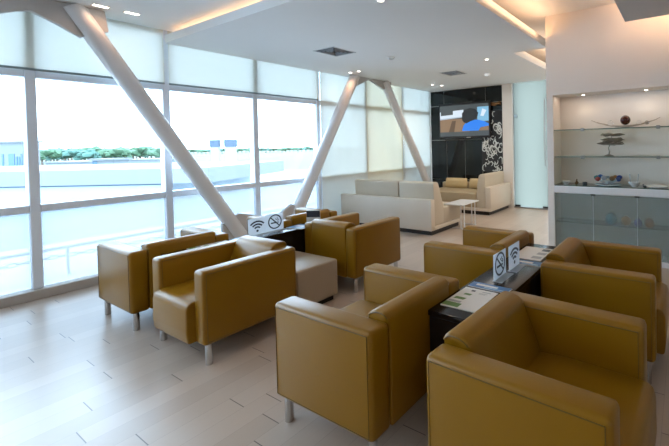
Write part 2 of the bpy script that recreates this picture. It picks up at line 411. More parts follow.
def make_chair():
    t = empty('armchair', (0, 0, 0))
    a = link('armrest', arm_mesh(), [M_leather, M_seam], t)
    b = bpy.data.objects.new('armrest', a.data); COL.objects.link(b); b.parent = t; b.rotation_euler = (0, 0, PI)
    link('seat', seat_mesh(), [M_leather, M_seam], t); link('backrest', back_mesh(), [M_leather, M_seam], t)
    for i, (sx, sy) in enumerate(((-1, -1), (1, -1), (1, 1), (-1, 1))):
        link('leg', leg_mesh(), M_chrome, t, loc=(sx*(CW/2-.05), sy*(CD/2-.05), 0))
    return t
RX = {'-x': -PI/2, '+x': PI/2, '-y': 0, '+y': PI}
chairs = [((-2.06, 1.31), '-x', 'mustard leather armchair seen from behind in the foreground, left of the near black table end'),
          ((-.945, 1.275), '+x', 'mustard leather armchair cut by the bottom right corner, nearest the camera'),
          ((-3.85, 1.38), '-y', 'mustard leather armchair facing the camera, its seat front in view, beside the beige pouf'),
          ((-3.905, 2.88), '+y', 'mustard leather armchair with its back to the camera, beyond the beige pouf'),
          ((-4.94, 1.34), '-x', 'leftmost mustard leather armchair, facing the window wall'),
          ((-.93, 2.68), '+x', 'mustard leather armchair right of the black table, in front of the display cabinet'),
          ((-2.06, 2.75), '-x', 'mustard leather armchair left of the far black table end, before the small white table'),
          ((-4.94, 2.79), '-x', 'mustard leather armchair mostly hidden behind the table signs, nearest the column foot')]
proto = make_chair()
for i, ((x, y), d, lab) in enumerate(chairs):
    o = proto if i == 0 else copy_tree(proto)
    sx, sy = (CD, CW) if 'x' in d else (CW, CD)
    o.location = (x*SC-.01+sx/2, y*SC-.01+sy/2, 0); o.rotation_euler = (0, 0, RX[d]-(.04 if i == 1 else 0)); tag(o, lab, 'armchair', 'mustard armchairs')

# beige pouf
t = empty('pouf', (-3.38, 2.385, 0)); tag(t, 'beige leather square pouf between two mustard armchairs', 'pouf')
bm = nb(); box(bm, -.33, .33, -.235, .235, .05, .41, bev=.022, seg=4); link('cushion_block', bm, M_beige, t)
bm = nb(); box(bm, -.29, .29, -.2, .2, 0, .055); link('plinth', bm, M_plinth, t, smooth=False)

# ------------------------------------------------------------------ long black side tables
def side_table(x0, x1, y0, y1, h, lab):
    t = empty('side_table', ((x0+x1)/2, (y0+y1)/2, 0)); tag(t, lab, 'table', 'long black tables between the armchairs')
    a, b = (x1-x0)/2, (y1-y0)/2
    bm = nb(); box(bm, -a, a, -b, b, h-.03, h, bev=.003, seg=2); link('table_top', bm, M_black, t)
    for s in (-1, 1):
        bm = nb(); box(bm, -a+.01, a-.01, min(s*b, s*(b-.03)), max(s*b, s*(b-.03)), 0, h-.03, bev=.002, seg=1); link('side_panel', bm, M_black, t, smooth=False)
    for s in (-1, 1):
        bm = nb(); box(bm, min(s*(a-.012), s*(a-.032)), max(s*(a-.012), s*(a-.032)), -b+.03, b-.03, .03, h-.03); link('apron_panel', bm, M_black, t, smooth=False)
TH = .619
side_table(-1.256, -.93, 1.70, 3.28, TH, 'long black lacquered table between the four armchairs on the right')
side_table(-4.03, -3.785, 1.50, 3.40, TH, 'long black lacquered table between the armchairs on the left, near the window')

# magazines
M_paper = mat('white paper', (.72, .70, .66), .45); M_green = mat('green print', (.09, .20, .03), .45); M_blue = mat('blue print', (.05, .16, .34), .4)
M_dark = mat('dark print', (.02, .025, .035), .35); M_grey = mat('grey print', (.35, .36, .36), .5); M_lblue = mat('pale blue print', (.35, .50, .62), .4)
def magazine(cx, cy, rz, w, d, lab, kind, z=TH, group='magazines on the black tables'):
    t = empty('magazine', (cx*SC, cy*SC, z), rz); w *= SC; d *= SC; tag(t, lab, 'magazine', group)
    bm = nb(); box(bm, -w/2, w/2, -d/2, d/2, 0, .006, bev=.0015, seg=1); pb = link('page_block', bm, M_paper, t, smooth=False)
    bm = nb(); zt = .0061
    def q(x0, x1, y0, y1, mi, skew=0, dz=0):
        vs = [bm.verts.new(p) for p in ((x0*w, y0*d, zt+dz), (x1*w, y0*d, zt+dz), (x1*w+skew*w, y1*d, zt+dz), (x0*w+skew*w, y1*d, zt+dz))]
        vs2 = [bm.verts.new((v.co.x, v.co.y, v.co.z+.0004)) for v in vs]
        bm.faces.new(vs[::-1]); bm.faces.new(vs2)
        for i in range(4): bm.faces.new([vs[i], vs[(i+1) % 4], vs2[(i+1) % 4], vs2[i]])
        bm.faces.ensure_lookup_table()
        for f in bm.faces[-6:]: f.material_index = mi
    if kind == 'green':
        q(-.49, -.02, -.47, -.30, 1); q(-.42, -.12, -.12, -.02, 1, .03); q(-.30, -.10, .12, .2, 1, .02); q(-.22, -.1, .33, .4, 3)
        q(.05, .3, .30, .315, 4); q(.05, .25, .26, .272, 4); q(-.46, -.1, -.28, -.2, 4); q(.1, .35, .37, .4, 4)
    elif kind == 'blue':
        q(-.49, .49, -.48, .48, 2); q(-.35, .2, -.1, .2, 0, dz=.0006); q(-.1, .4, -.35, -.2, 5, dz=.0006)
    elif kind == 'photo':
        q(.12, .44, -.4, -.22, 4); q(.15, .46, -.08, .1, 4, .02); q(.2, .48, .22, .4, 3)
    link('cover_print', bm, [M_paper, M_green, M_blue, M_dark, M_grey, M_lblue], pb, smooth=False)
magazine(-1.155, 2.005, .0, .24, .31, 'white magazine with green hill cover on the near end of the right black table', 'green')
magazine(-1.13, 2.225, -.02, .29, .085, 'blue folded leaflet behind the green covered magazine on the right table', 'blue')
magazine(-1.145, 3.09, .02, .25, .36, 'white magazine with grey pictures on the far end of the right black table', 'photo', z=TH)
magazine(-1.10, 2.82, .0, .26, .11, 'blue leaflet in front of the far magazine on the right table', 'blue')
magazine(-4.03, 1.93, .0, .24, .36, 'white and green magazine on the left black table behind the front armchair', 'green')
magazine(-4.01, 2.90, .15, .24, .22, 'blue magazine on the left black table beyond the signs', 'blue')

# acrylic table signs
M_acr = blindmat('acrylic sheet', (.80, .84, .88), .3, .6); M_ink = mat('black ink', (.006, .006, .008), .4); M_inks = mat('grey ink', (.12, .12, .14), .4)
def arc_strip(bm, cy, cz, r0, r1, a0, a1, x, n=24, mi=0, th=.0012):
    A = []; 
    for i in range(n+1):
        t = a0+(a1-a0)*i/n; A.append((cy+r0*math.cos(t), cz+r0*math.sin(t), cy+r1*math.cos(t), cz+r1*math.sin(t)))
    for p, q in zip(A, A[1:]):
        pts = [(p[0], p[1]), (p[2], p[3]), (q[2], q[3]), (q[0], q[1])]
        lo = [bm.verts.new((x, y, z)) for y, z in pts]; hi = [bm.verts.new((x+th, y, z)) for y, z in pts]
        bm.faces.new(lo); bm.faces.new(hi[::-1])
        for i in range(4): bm.faces.new([lo[i], hi[i], hi[(i+1) % 4], lo[(i+1) % 4]])
def sign(x, y, kind, lab, w=.197, h=.178):
    x *= SC; y *= SC
    # faces +X; y is the centre along the table
    nm = 'no_smoking_sign' if kind == 'ns' else 'wifi_sign'
    t = empty(nm, (x, y, TH)); tag(t, lab, 'sign', 'acrylic signs on the black tables')
    bm = nb(); box(bm, -.002, .002, -w/2, w/2, .004, h, bev=.0008, seg=1); box(bm, -.012, .06, -w/2, w/2, 0, .004, bev=.0008, seg=1)
    t = link('acrylic_stand', bm, M_acr, t, smooth=False)
    bm = nb(); cz = h*.53; X = .0023
    if kind == 'ns':
        R = .081
        arc_strip(bm, 0, cz, R-.014, R, 0, 2*PI, X, 48)
        def bar(p, q, wd, th=.0012, xo=0):
            p = Vector((0, *p)); q = Vector((0, *q)); d = (q-p).normalized(); n = Vector((0, -d.z, d.y))*wd/2
            pts = [p+n, q+n, q-n, p-n]; lo = [bm.verts.new((X+xo, a.y, a.z)) for a in pts]; hi = [bm.verts.new((X+xo+th, a.y, a.z)) for a in pts]
            bm.faces.new(lo[::-1]); bm.faces.new(hi)
            for i in range(4): bm.faces.new([lo[i], lo[(i+1) % 4], hi[(i+1) % 4], hi[i]])
        c = math.cos(PI/4)*(R-.007)
        bar((-c, cz+c), (c, cz-c), .013, xo=.0003)
        bar((-.05, cz-.012), (.022, cz-.012), .015); bar((.027, cz-.012), (.034, cz-.012), .015); bar((.039, cz-.012), (.045, cz-.012), .015)
        path(bm, [(X, .03, cz+.004), (X, .032, cz+.014), (X, .02, cz+.02), (X, .008, cz+.024), (X, .012, cz+.036)], .0032)
        path(bm, [(X, .043, cz+.004), (X, .045, cz+.018), (X, .034, cz+.028), (X, .026, cz+.032), (X, .03, cz+.044)], .0032)
        link('no_smoking_symbol', bm, M_ink, t, smooth=False)
    else:
        c0 = cz-.052
        arc_strip(bm, 0, c0, 0, .013, 0, 2*PI, X, 20)
        for r in (.040, .070, .100): arc_strip(bm, 0, c0, r-.0085, r+.0085, PI*.24, PI*.76, X, 20)
        link('wifi_symbol', bm, M_ink, t, smooth=False)
sign(-1.155, 2.44, 'ns', 'clear no smoking sign standing on the right black table')
sign(-1.145, 2.68, 'wf', 'clear wifi sign behind the no smoking sign on the right black table')
sign(-4.10, 2.42, 'wf', 'clear wifi sign on the left black table')
sign(-4.11, 2.635, 'ns', 'clear no smoking sign on the left black table beside the wifi sign', .205, .19)
# two tone card
t = empty('table_card', (-3.93, 3.02, TH), math.radians(28)); tag(t, 'small standing card, dark above and white below, at the far end of the left table', 'card')
bm = nb(); box(bm, -.085, .085, -.003, .003, 0, .15, bev=.001, seg=1); box(bm, -.085, .085, -.003, .05, 0, .004); t = link('card_holder', bm, M_paper, t, smooth=False)
bm = nb(); box(bm, -.083, .083, -.0045, -.0032, .068, .148); link('dark_print', bm, M_dark, t, smooth=False)

# ------------------------------------------------------------------ sofas
def roundprism(pts, axis, a0, a1, bev=.02, seg=3):
    bm = nb(); prism(bm, pts, axis, a0, a1, bev=bev, seg=seg); return bm
# sofa with its back to the camera
t = empty('sofa', (-4.80, 5.69, .03)); tag(t, 'long cream leather sofa seen from behind, in front of the closed blinds', 'sofa')
X0, X1 = -1.055, 1.115; Y0 = -.55
bm = nb(); box(bm, X0, X1, Y0, Y0+.11, .05, .58, bev=.012, seg=2); link('back_shell', bm, M_sofa_shell, t)
bm = nb(); box(bm, X0, X1, Y0+.05, Y0+.99, .05, .115, bev=.008, seg=2); link('base_rail', bm, M_sofa_shell, t)
bm = nb(); box(bm, X0+.04, X1-.04, Y0+.06, Y0+.94, -.03, .055); link('plinth', bm, M_plinth, t, smooth=False)
prof = [(Y0+.112, .12), (Y0+.112, .60), (Y0+.10, .84), (Y0+.13, .868), (Y0+.21, .868), (Y0+.25, .845), (Y0+.31, .70), (Y0+.37, .52), (Y0+.41, .40), (Y0+.41, .12)]
for a, b in ((-.77, .325), (.34, 1.10)):
    link('back_cushion', roundprism(prof, 'x', a, b, .014), M_sofa_cush, t)
for a, b in ((-1.09, .0), (.005, 1.10)):
    bm = nb(); box(bm, a, b, Y0+.40, Y0+.98, .118, .40, bev=.02, seg=3); link('seat_cushion', bm, M_sofa_cush, t)
# corner sofa against the black wall
t = empty('corner_sofa', (-4.46, 7.66, .03)); tag(t, 'cream and tan corner sofa below the television with its back to the right', 'sofa')
bm = nb(); box(bm, .75, .88, -.49, .60, .05, .575, bev=.012, seg=2); link('back_shell', bm, M_sofa_shell, t)
bm = nb(); box(bm, -.86, .85, -.50, .60, .05, .115, bev=.008, seg=2); link('base_rail', bm, M_sofa_shell, t)
bm = nb(); box(bm, -.82, .82, -.46, .58, -.03, .055); link('plinth', bm, M_plinth, t, smooth=False)
prof = [(.748, .12), (.748, .60), (.755, .82), (.735, .853), (.64, .85), (.60, .82), (.57, .7), (.545, .5), (.535, .40), (.535, .12)]
bm = roundprism(prof, 'y', -.49, .50, .014); link('back_cushion', bm, M_sofa_cush, t)
bm = nb(); box(bm, -.85, .53, -.50, .30, .118, .43, bev=.022, seg=3); link('seat_cushion', bm, M_sofa_seat, t)
bm = nb(); box(bm, -.88, .60, .302, .60, .118, .56, bev=.025, seg=3); link('rear_backrest', bm, M_sofa_seat, t)
def pillow(x, w, lab):
    bm = nb(); nx, nz = 12, 8; h = .25; rows = []
    for side in (-1, 1):
        g = []
        for k in range(nz+1):
            r = []
            for j in range(nx+1):
                u, v = j/nx*2-1, k/nz*2-1
                e = (max(0, 1-abs(u)**3.5)*max(0, 1-abs(v)**3.5))**.6
                r.append(bm.verts.new((u*w/2*(1-.05*v*v), side*(.004+.062*e), v*h/2*(1-.06*u*u))))
            g.append(r)
        for k in range(nz):
            for j in range(nx):
                f = [g[k][j], g[k][j+1], g[k+1][j+1], g[k+1][j]]; bm.faces.new(f if side < 0 else f[::-1])
        rows.append(g)
    A, B = rows
    for j in range(nx):
        bm.faces.new([A[0][j+1], A[0][j], B[0][j], B[0][j+1]]); bm.faces.new([A[nz][j], A[nz][j+1], B[nz][j+1], B[nz][j]])
    for k in range(nz):
        bm.faces.new([A[k][0], A[k+1][0], B[k+1][0], B[k][0]]); bm.faces.new([A[k+1][nx], A[k][nx], B[k][nx], B[k+1][nx]])
    o = link('throw_pillow', bm, M_pillow, None, loc=(x, 7.90, .585)); o.rotation_euler = (math.radians(-9), 0, 0)
    tag(o, lab, 'cushion', 'camel cushions on the corner sofa'); return o
pillow(-4.88, .62, 'camel leather cushion, left one leaning on the corner sofa back')
pillow(-4.29, .44, 'camel leather cushion, right one partly hidden by the corner sofa back cushion')
# white C-shaped side table
t = empty('c_table', (-3.63, 6.05, 0)); tag(t, 'small white square side table with chrome legs between the two sofas', 'table')
bm = nb(); box(bm, -.20, .20, -.31, .31, .435, .455, bev=.003, seg=1); link('table_top', bm, M_white, t)
for sy in (-1, 1):
    bm = nb(); tube(bm, (.10, sy*.20, .0), (.10, sy*.20, .437), .011); tube(bm, (.17, sy*.20, .0), (.17, sy*.20, .437), .011)
    link('leg', bm, M_white, t)
    bm = nb(); box(bm, -.08, .19, sy*.20-.02, sy*.20+.02, 0, .012, bev=.002, seg=1); link('base_bar', bm, M_white, t, smooth=False)

# ------------------------------------------------------------------ television
t = empty('television', (-4.826, YT, 1.645)); tag(t, 'black flat television showing a person in blue, on the black glass wall', 'television')
tw, th = 1.50, .905
bm = nb(); box(bm, -tw/2, tw/2, -.10, -.05, .04, .04+th, bev=.006, seg=2); cs = link('casing', bm, M_blacksat, t)
bm = nb(); box(bm, -.25, .25, -.052, -.002, .3, .7); link('wall_bracket', bm, M_blacksat, t, smooth=False)
def em(name, c, s): return mat(name, (.01, .01, .01), .25, emit=c, estr=s)
SM = [em('screen brown', (.30, .19, .11), .8), em('screen white', (.70, .80, .90), .9), em('screen blue shirt', (.02, .22, .85), .9), em('screen dark hair', (.02, .025, .03), .6),
      em('screen grey', (.10, .12, .13), .6), em('screen pale blue', (.25, .55, .80), .8), em('screen sill', (.45, .55, .66), .9), em('screen desk shade', (.13, .08, .05), .8)]
bm = nb(); sw, sh, z0 = 1.42, .79, .095
def scr(pts, mi, k):
    # picture drawn on the screen: u right 0..1, v up 0..1
    vs = [bm.verts.new((-sw/2+u*sw, -.1015-k*.0004, z0+v*sh)) for u, v in pts]; f = bm.faces.new(vs); f.material_index = mi
    f.normal_update()
    if f.normal.y > 0: f.normal_flip()
scr([(0, 0), (1, 0), (1, 1), (0, 1)], 4, 0)
scr([(0, .12), (.62, .12), (.62, .56), (0, .56)], 0, 1)
scr([(0, .56), (.5, .62), (.5, .84), (0, .80)], 1, 2)
scr([(.02, .68), (.28, .70), (.28, .84), (.02, .81)], 4, 3)
scr([(0, .54), (.5, .60), (.5, .63), (0, .58)], 6, 3)
scr([(.78, .45), (1, .45), (1, .90), (.78, .90)], 5, 2)
scr([(.84, .62), (.9, .60), (.96, .78), (.88, .84)], 1, 3)
scr([(.18, .12), (.30, .12), (.34, .50), (.26, .5)], 7, 3)
scr([(.47, .20), (.50, .34), (.56, .44), (.66, .50), (.80, .50), (.92, .44), (1, .36), (1, .16), (.47, .16)], 2, 4)
scr([(.47, .52), (.50, .44), (.56, .40), (.64, .46), (.72, .50), (.78, .58), (.80, .72), (.74, .84), (.64, .88), (.53, .84), (.47, .72)], 3, 5)
scr([(.80, .16), (1, .16), (1, .30), (.84, .26)], 0, 6)
scr([(0, 0), (1, 0), (1, .14), (0, .14)], 4, 7)
link('screen', bm, SM, cs, smooth=False)
bm = nb(); box(bm, .08, .2, -.102, -.1, .052, .066); link('maker_badge', bm, mat('badge light', (.6, .6, .6), .3), t, smooth=False)

# floral artwork panel beside the television (white strokes on black)
t = empty('wall_art', (-4.07, YT-.015, .85)); tag(t, 'black wall panel with white swirling flower drawing right of the television', 'artwork')
bm = nb(); box(bm, -.285, .275, -.012, .012, 0, 1.5, bev=.002, seg=1); link('art_panel', bm, M_blacksat, t, smooth=False)
bm = nb(); rnd = random.Random(3)
for k in range(85):
    cx, cz = rnd.uniform(-.24, .24), rnd.uniform(.04, 1.15) if k < 78 else rnd.uniform(.9, 1.4)
    r0 = rnd.uniform(.03, .11); a0 = rnd.uniform(0, 6.28); sweep = rnd.uniform(2.2, 4.6); pts = []
    for i in range(14):
        s = i/13; a = a0+sweep*s; r = r0*(1-.65*s); x = cx+r*math.cos(a); z = cz+r*1.3*math.sin(a)
        pts.append((max(-.27, min(.26, x)), -.0135, max(.02, min(1.46, z))))
    path(bm, pts, [.003+.010*math.sin(PI*min(1, (i+1)/14)) for i in range(14)], 5)
for v in bm.verts: v.co.y = -.0125+(v.co.y+.0135)*.12
link('flower_drawing', bm, mat('off white print', (.62, .64, .62), .4), t)
t = empty('wall_ornament', (-4.02, YT-.003, 2.50)); tag(t, 'thin bronze coloured ornament fixed above the flower drawing', 'ornament')
bm = nb()
for k in range(7): path(bm, [(-.2+.4*j/8, -.016-.006*(k % 2), .02*math.sin(j*1.1+k)+.008*k-.02) for j in range(9)], [.003+.006*math.sin(PI*j/8) for j in range(9)], 6)
link('bronze_leaf', bm, mat('bronze', (.35, .16, .06), .3, .8), t)

# ------------------------------------------------------------------ display shelves and cabinet
def shelf(z, lab):
    t = empty('glass_shelf', ((RX0+RX1)/2, YD+.19, z)); tag(t, lab, 'shelf', 'glass shelves in the display niche')
    a = (RX1-RX0)/2; bm = nb(); box(bm, -a+.002, a-.002, -.162, .165, -.012, .0); link('shelf_board', bm, M_shelfglass, t, smooth=False)
    bm = nb(); box(bm, -a+.002, a-.002, -.166, -.1625, -.012, .0); link('shelf_edge', bm, M_shelf, t, smooth=False)
    for x in (-1.18+.4725, -.28+.4725, .35+.4725):
        bm = nb(); box(bm, x-.022, x+.022, -.172, -.12, -.03, .014, bev=.003, seg=1); link('shelf_clip', bm, M_steel, t, smooth=False)
shelf(1.713, 'upper glass shelf in the niche, carrying the branch sculpture'); shelf(1.345, 'lower glass shelf in the niche, carrying the small tree sculpture')
t = empty('counter_glass', ((RX0+RX1)/2, YD+.18, .945)); tag(t, 'glass sheet lying on the white counter of the niche', 'glass sheet')
bm = nb(); a = (RX1-RX0)/2; box(bm, -a+.003, a-.003, -.17, .17, 0, .012); link('glass_plate', bm, M_shelf, t, smooth=False)
# lower cabinet doors
t = empty('display_cabinet', (0, YD, .06)); tag(t, 'low built in cabinet with grey green frosted glass doors below the niche', 'cabinet')
xs = [RX0+.004, -1.05, -.52, .01, RX1-.004]
for a, b in zip(xs, xs[1:]):
    bm = nb(); box(bm, a+.003, b-.003, .006, .014, .008, .786); link('door', bm, M_cabglass, t, smooth=False)
bm = nb(); box(bm, RX0, RX1, .30, .31, 0, .79); link('cabinet_back', bm, mat('grey cabinet lining', (.75, .78, .75), .6), t, smooth=False)
bm = nb(); box(bm, RX0+.004, RX1-.004, .03, .29, .385, .397); link('inner_shelf', bm, M_shelf, t, smooth=False)
for x in (-1.05, -.52, .01):
    bm = nb(); box(bm, x-.03, x+.03, .002, .02, .772, .79, bev=.002, seg=1); link('hinge', bm, M_blacksat, t, smooth=False)
    bm = nb(); box(bm, x-.0025, x+.0025, .004, .012, .008, .772); link('door_edge', bm, M_acr, t, smooth=False)
for x, r, c, lab in ((-.84, .075, (.06, .35, .5), 'blue round vase behind the frosted cabinet glass'), (-.66, .062, (.6, .28, .06), 'amber round vase behind the frosted glass, left of the navy one'),
                     (-.52, .05, (.03, .05, .5), 'navy round vase behind the frosted cabinet glass'), (-.39, .058, (.6, .26, .06), 'amber round vase behind the frosted glass, right of the navy one')):
    bm = nb(); lathe(bm, [(r*.4, 0), (r*.85, r*.35), (r, r*.9), (r*.9, r*1.4), (r*.5, r*1.8), (r*.35, r*1.85), (r*.42, r*2.0)], 20)
    o = link('vase', bm, mat('glazed', c, .2), None, loc=(x, YD+.09, .458)); tag(o, lab, 'vase', 'vases inside the cabinet')

# ornaments
# branch sculpture with balls
t = empty('branch_sculpture', (-.68, YD+.18, 1.716)); tag(t, 'long pale branch sculpture lying along the upper glass shelf', 'sculpture')
bm = nb(); rnd = random.Random(5)
for k in range(9):
    s = -1 if k % 2 else 1; L = rnd.uniform(.2, .43); y = rnd.uniform(-.04, .04)
    path(bm, [(s*L*j/8, y, .016+.10*(j/8*L/.43)**1.8+.004*math.sin(j*2+k)) for j in range(9)], [.014*(1-.7*j/8) for j in range(9)], 7)
link('branches', bm, mat('bleached branch', (.48, .40, .32), .45), t)
for x, r, m_, lab in ((-.66+.0, .062, mat('dark red glass', (.05, .008, .006), .12), 'dark red glass ball in the branch sculpture'), ):
    bm = nb(); sphere(bm, (0, 0, 0), r, 3); o = link('glass_ball', bm, m_, None, loc=(x, YD+.13, 1.713+r+.035)); tag(o, lab, 'ball')
for x, r, lab in ((-.84, .036, 'clear glass ball left of the red one on the upper shelf'), (-.50, .03, 'clear glass ball just right of the red one on the upper shelf'), (-.41, .026, 'clear glass ball furthest right on the upper shelf')):
    bm = nb(); sphere(bm, (0, 0, 0), r, 3); o = link('glass_ball', bm, M_clear, None, loc=(x, YD+.13, 1.713+r+.03)); tag(o, lab, 'ball', 'clear glass balls')
# little metal tree
t = empty('tree_sculpture', (-.87, YD+.16, 1.346)); t.scale = (1.25, 1.1, 1.2); tag(t, 'small silvery wire tree sculpture on the lower glass shelf', 'sculpture')
M_pewter = mat('pewter', (.24, .22, .18), .35, .7)
bm = nb(); lathe(bm, [(.045, 0), (.05, .006), (.03, .014), (.012, .022)], 18); link('base', bm, M_pewter, t)
bm = nb(); path(bm, [(0, 0, .015), (.006, 0, .05), (-.004, 0, .09), (.016, 0, .13), (.01, 0, .17), (.03, 0, .20), (.02, 0, .25)], [.008, .007, .006, .006, .005, .004, .003], 8); link('trunk', bm, M_pewter, t)
bm = nb(); rnd = random.Random(8)
for z, w_ in ((.135, .13), (.165, .10), (.185, .11), (.235, .12)):
    for k in range(5):
        a = rnd.uniform(-.5, .5)
        path(bm, [(.012+(j/6-.5)*2*w_*rnd.uniform(.75, 1)+.01*k, a*.08+rnd.uniform(-.012, .012), z+rnd.uniform(-.014, .014)) for j in range(7)], [.004, .010, .012, .009, .011, .008, .003], 6)
link('foliage', bm, M_pewter, t)
# counter ornaments
ZK = .957
def bowl(name, x, y, r, h, m_, lab, foot=.4):
    bm = nb(); lathe(bm, [(r*foot, 0), (r*foot, .006), (r*.8, h*.55), (r, h), (r*.93, h), (r*.7, h*.6), (r*.3, .014), (.001, .012)], 28)
    o = link(name, bm, m_, None, loc=(x, y, ZK)); tag(o, lab, 'bowl'); return o
bowl('bowl', -1.43, YD+.13, .06, .045, M_white, 'small white bowl at the left end of the counter')
bowl('bowl', -.56, YD+.11, .072, .062, M_white, 'white bowl with two sticks standing in it, on the counter')
for dx, lab in ((-.045, 'thin stick standing in the white bowl, left one'), (.035, 'thin stick standing in the white bowl, right one')):
    bm = nb(); tube(bm, (0, 0, 0), (dx*.25, .02, .125), .0055, .0055, 10); sphere(bm, (dx*.25, .02, .125), .008, 2)
    o = link('stick', bm, M_steel, None, loc=(-.56+dx, YD+.12, ZK+.03)); tag(o, lab, 'stick', 'sticks in the white bowl')
bm = nb(); lathe(bm, [(.03, 0), (.032, .04), (.03, .042), (.022, .042), (.02, .012), (.001, .01)], 20); o = link('black_cup', bm, M_blacksat, None, loc=(-1.17, YD+.09, ZK)); tag(o, 'small black cup on the counter left of the coloured glass dish', 'cup')
t = empty('figurine', (-1.29, YD+.12, ZK)); tag(t, 'small bronze seated figurine between the white bowl and the black cup', 'figurine')
bm = nb(); sphere(bm, (0, 0, .02), .022, 2, (1.1, 1, .9)); sphere(bm, (.004, 0, .045), .014, 2, (1, 1, 1.2)); sphere(bm, (.006, 0, .068), .010, 2); path(bm, [(.0, .015, .045), (.02, .01, .034), (.028, 0, .022)], .005); path(bm, [(.0, -.015, .045), (.02, -.012, .034), (.028, -.002, .022)], .005)
link('figure_body', bm, mat('bronze figure', (.20, .12, .06), .4, .6), t)
# big ruffled glass dish with coloured rim
t = empty('glass_dish', (-.885, YD+.15, ZK)); tag(t, 'large ruffled glass dish with blue and amber lobes in the middle of the counter', 'dish')
bm = nb(); lathe(bm, [(.06, 0), (.14, .008), (.17, .016), (.165, .022), (.10, .02), (.001, .016)], 32); link('saucer', bm, mat('pale blue glass', (.45, .62, .68), .12), t)
bm = nb(); n = 40; R_ = [(.03, .02), (.06, .035), (.10, .062), (.14, .085)]; rings = []
for r, z in R_: rings.append([bm.verts.new(((r+.012*math.sin(7*2*PI*k/n)*(r/.14))*math.cos(2*PI*k/n), (r+.012*math.sin(7*2*PI*k/n))*.75*math.sin(2*PI*k/n), z+.014*math.cos(7*2*PI*k/n)*(r/.14))) for k in range(n)])
bm.faces.new(rings[0][::-1])
for A, B in zip(rings, rings[1:]):
    for k in range(n): bm.faces.new([A[k], A[(k+1) % n], B[(k+1) % n], B[k]])
o = link('ruffled_bowl', bm, mat('milky glass', (.55, .58, .58), .15), t)
sm = o.modifiers.new('thickness', 'SOLIDIFY'); sm.thickness = .005
pal = [(.02, .06, .35), (.30, .14, .05), (.25, .35, .42), (.03, .10, .30), (.02, .16, .16), (.28, .05, .04), (.30, .34, .38), (.16, .10, .05), (.05, .10, .3)]
for k, c in enumerate(pal):
    a = 2*PI*k/len(pal)+.3; bm = nb(); sphere(bm, (0, 0, 0), .031, 2, (1.2, .8, 1.0), .05)
    link('coloured_lobe', bm, mat('coloured glass', c, .12), t, loc=(.145*math.cos(a), .105*math.sin(a), .10+.012*math.sin(3*a)))
t = empty('small_dish', (-.30, YD+.10, ZK)); tag(t, 'flat white dish at the right end of the counter', 'dish')
bm = nb(); lathe(bm, [(.05, 0), (.13, .018), (.135, .024), (.125, .024), (.04, .008), (.001, .008)], 28); link('dish_body', bm, M_white, t)
t = empty('pebble_ornament', (-.435, YD+.07, ZK)); tag(t, 'small dark pebble ornament between the white bowl and the flat dish', 'ornament')
bm = nb(); sphere(bm, (0, 0, .014), .02, 2, (1.4, .8, .7), .05); sphere(bm, (-.02, 0, .034), .012, 2, (.8, .8, 1)); link('pebbles', bm, M_dark, t)

# ------------------------------------------------------------------ ceiling fittings
def vent(x, y, s, lab):
    t = empty('air_vent', (x, y, ZC)); tag(t, lab, 'vent', 'square air vents in the dropped ceiling')
    bm = nb()
    for a0, a1, b0, b1 in ((-s, s, -s, -s+.02), (-s, s, s-.02, s), (-s, -s+.02, -s, s), (s-.02, s, -s, s)): box(bm, a0, a1, b0, b1, -.006, 0)
    t = link('vent_frame', bm, M_ventw, t, smooth=False)
    bm = nb(); box(bm, -s+.02, s-.02, -s+.02, s-.02, -.003, 0); link('backing', bm, mat('dark duct', (.03, .035, .04), .8), t, smooth=False)
    for k in range(1, 5):
        r = (s-.03)*k/4.6; bm = nb()
        for a, b in (((-r, -r), (r, -r)), ((r, -r), (r, r)), ((r, r), (-r, r)), ((-r, r), (-r, -r))):
            dx = .006 if a[1] == b[1] else .012; box(bm, min(a[0], b[0])-.004, max(a[0], b[0])+.004, min(a[1], b[1])-.004, max(a[1], b[1])+.004, -.012, -.003)
        link('louvre', bm, M_vent, t, smooth=False)
vent(-4.47, 3.88, .215, 'square grey air vent in the ceiling, the nearer and larger looking one'); vent(-3.95, 6.37, .20, 'square grey air vent in the ceiling near the television')
def detector(x, y, lab):
    t = empty('smoke_detector', (x, y, ZC)); tag(t, lab, 'smoke detector', 'white smoke detectors')
    bm = nb(); lathe(bm, [(.062, 0), (.062, -.012), (.055, -.02)], 24); link('base', bm, M_white, t)
    bm = nb(); lathe(bm, [(.045, -.018), (.042, -.036), (.025, -.045)], 24); link('sensor_head', bm, M_ventw, t)
detector(-4.03, 4.62, 'white round smoke detector in the ceiling near the large vent'); detector(-3.45, 6.86, 'white round smoke detector in the ceiling near the television')
g = 'recessed ceiling lights'
for x, y, lab in ((-5.50, 5.14, 'small round ceiling light above the column tops, nearer the window'), (-5.27, 5.13, 'small round ceiling light above the column tops, further from the window'),
                  (-5.12, 7.30, 'small round ceiling light near the black wall, left one'), (-5.0, 7.52, 'small round ceiling light near the black wall, right one'),
                  (-2.84, 5.64, 'small round ceiling light beside the cove near the glass door'), (-2.52, 2.76, 'small round ceiling light at the top edge of the view')):
    downlight(x, y, ZC, .035, lab, g, 3.5 if x < -5.2 else 24, warm=x < -5.2)
for x, y, lab in ((-5.49, 1.58, 'rectangular ceiling light near the top of the left column, left one'), (-5.49, 1.85, 'rectangular ceiling light near the top of the left column, right one')):
    downlight(x, y, 3.13, .05, lab, 'rectangular ceiling lights', 2, rect=True, warm=True).rotation_euler = (0, 0, PI/2)

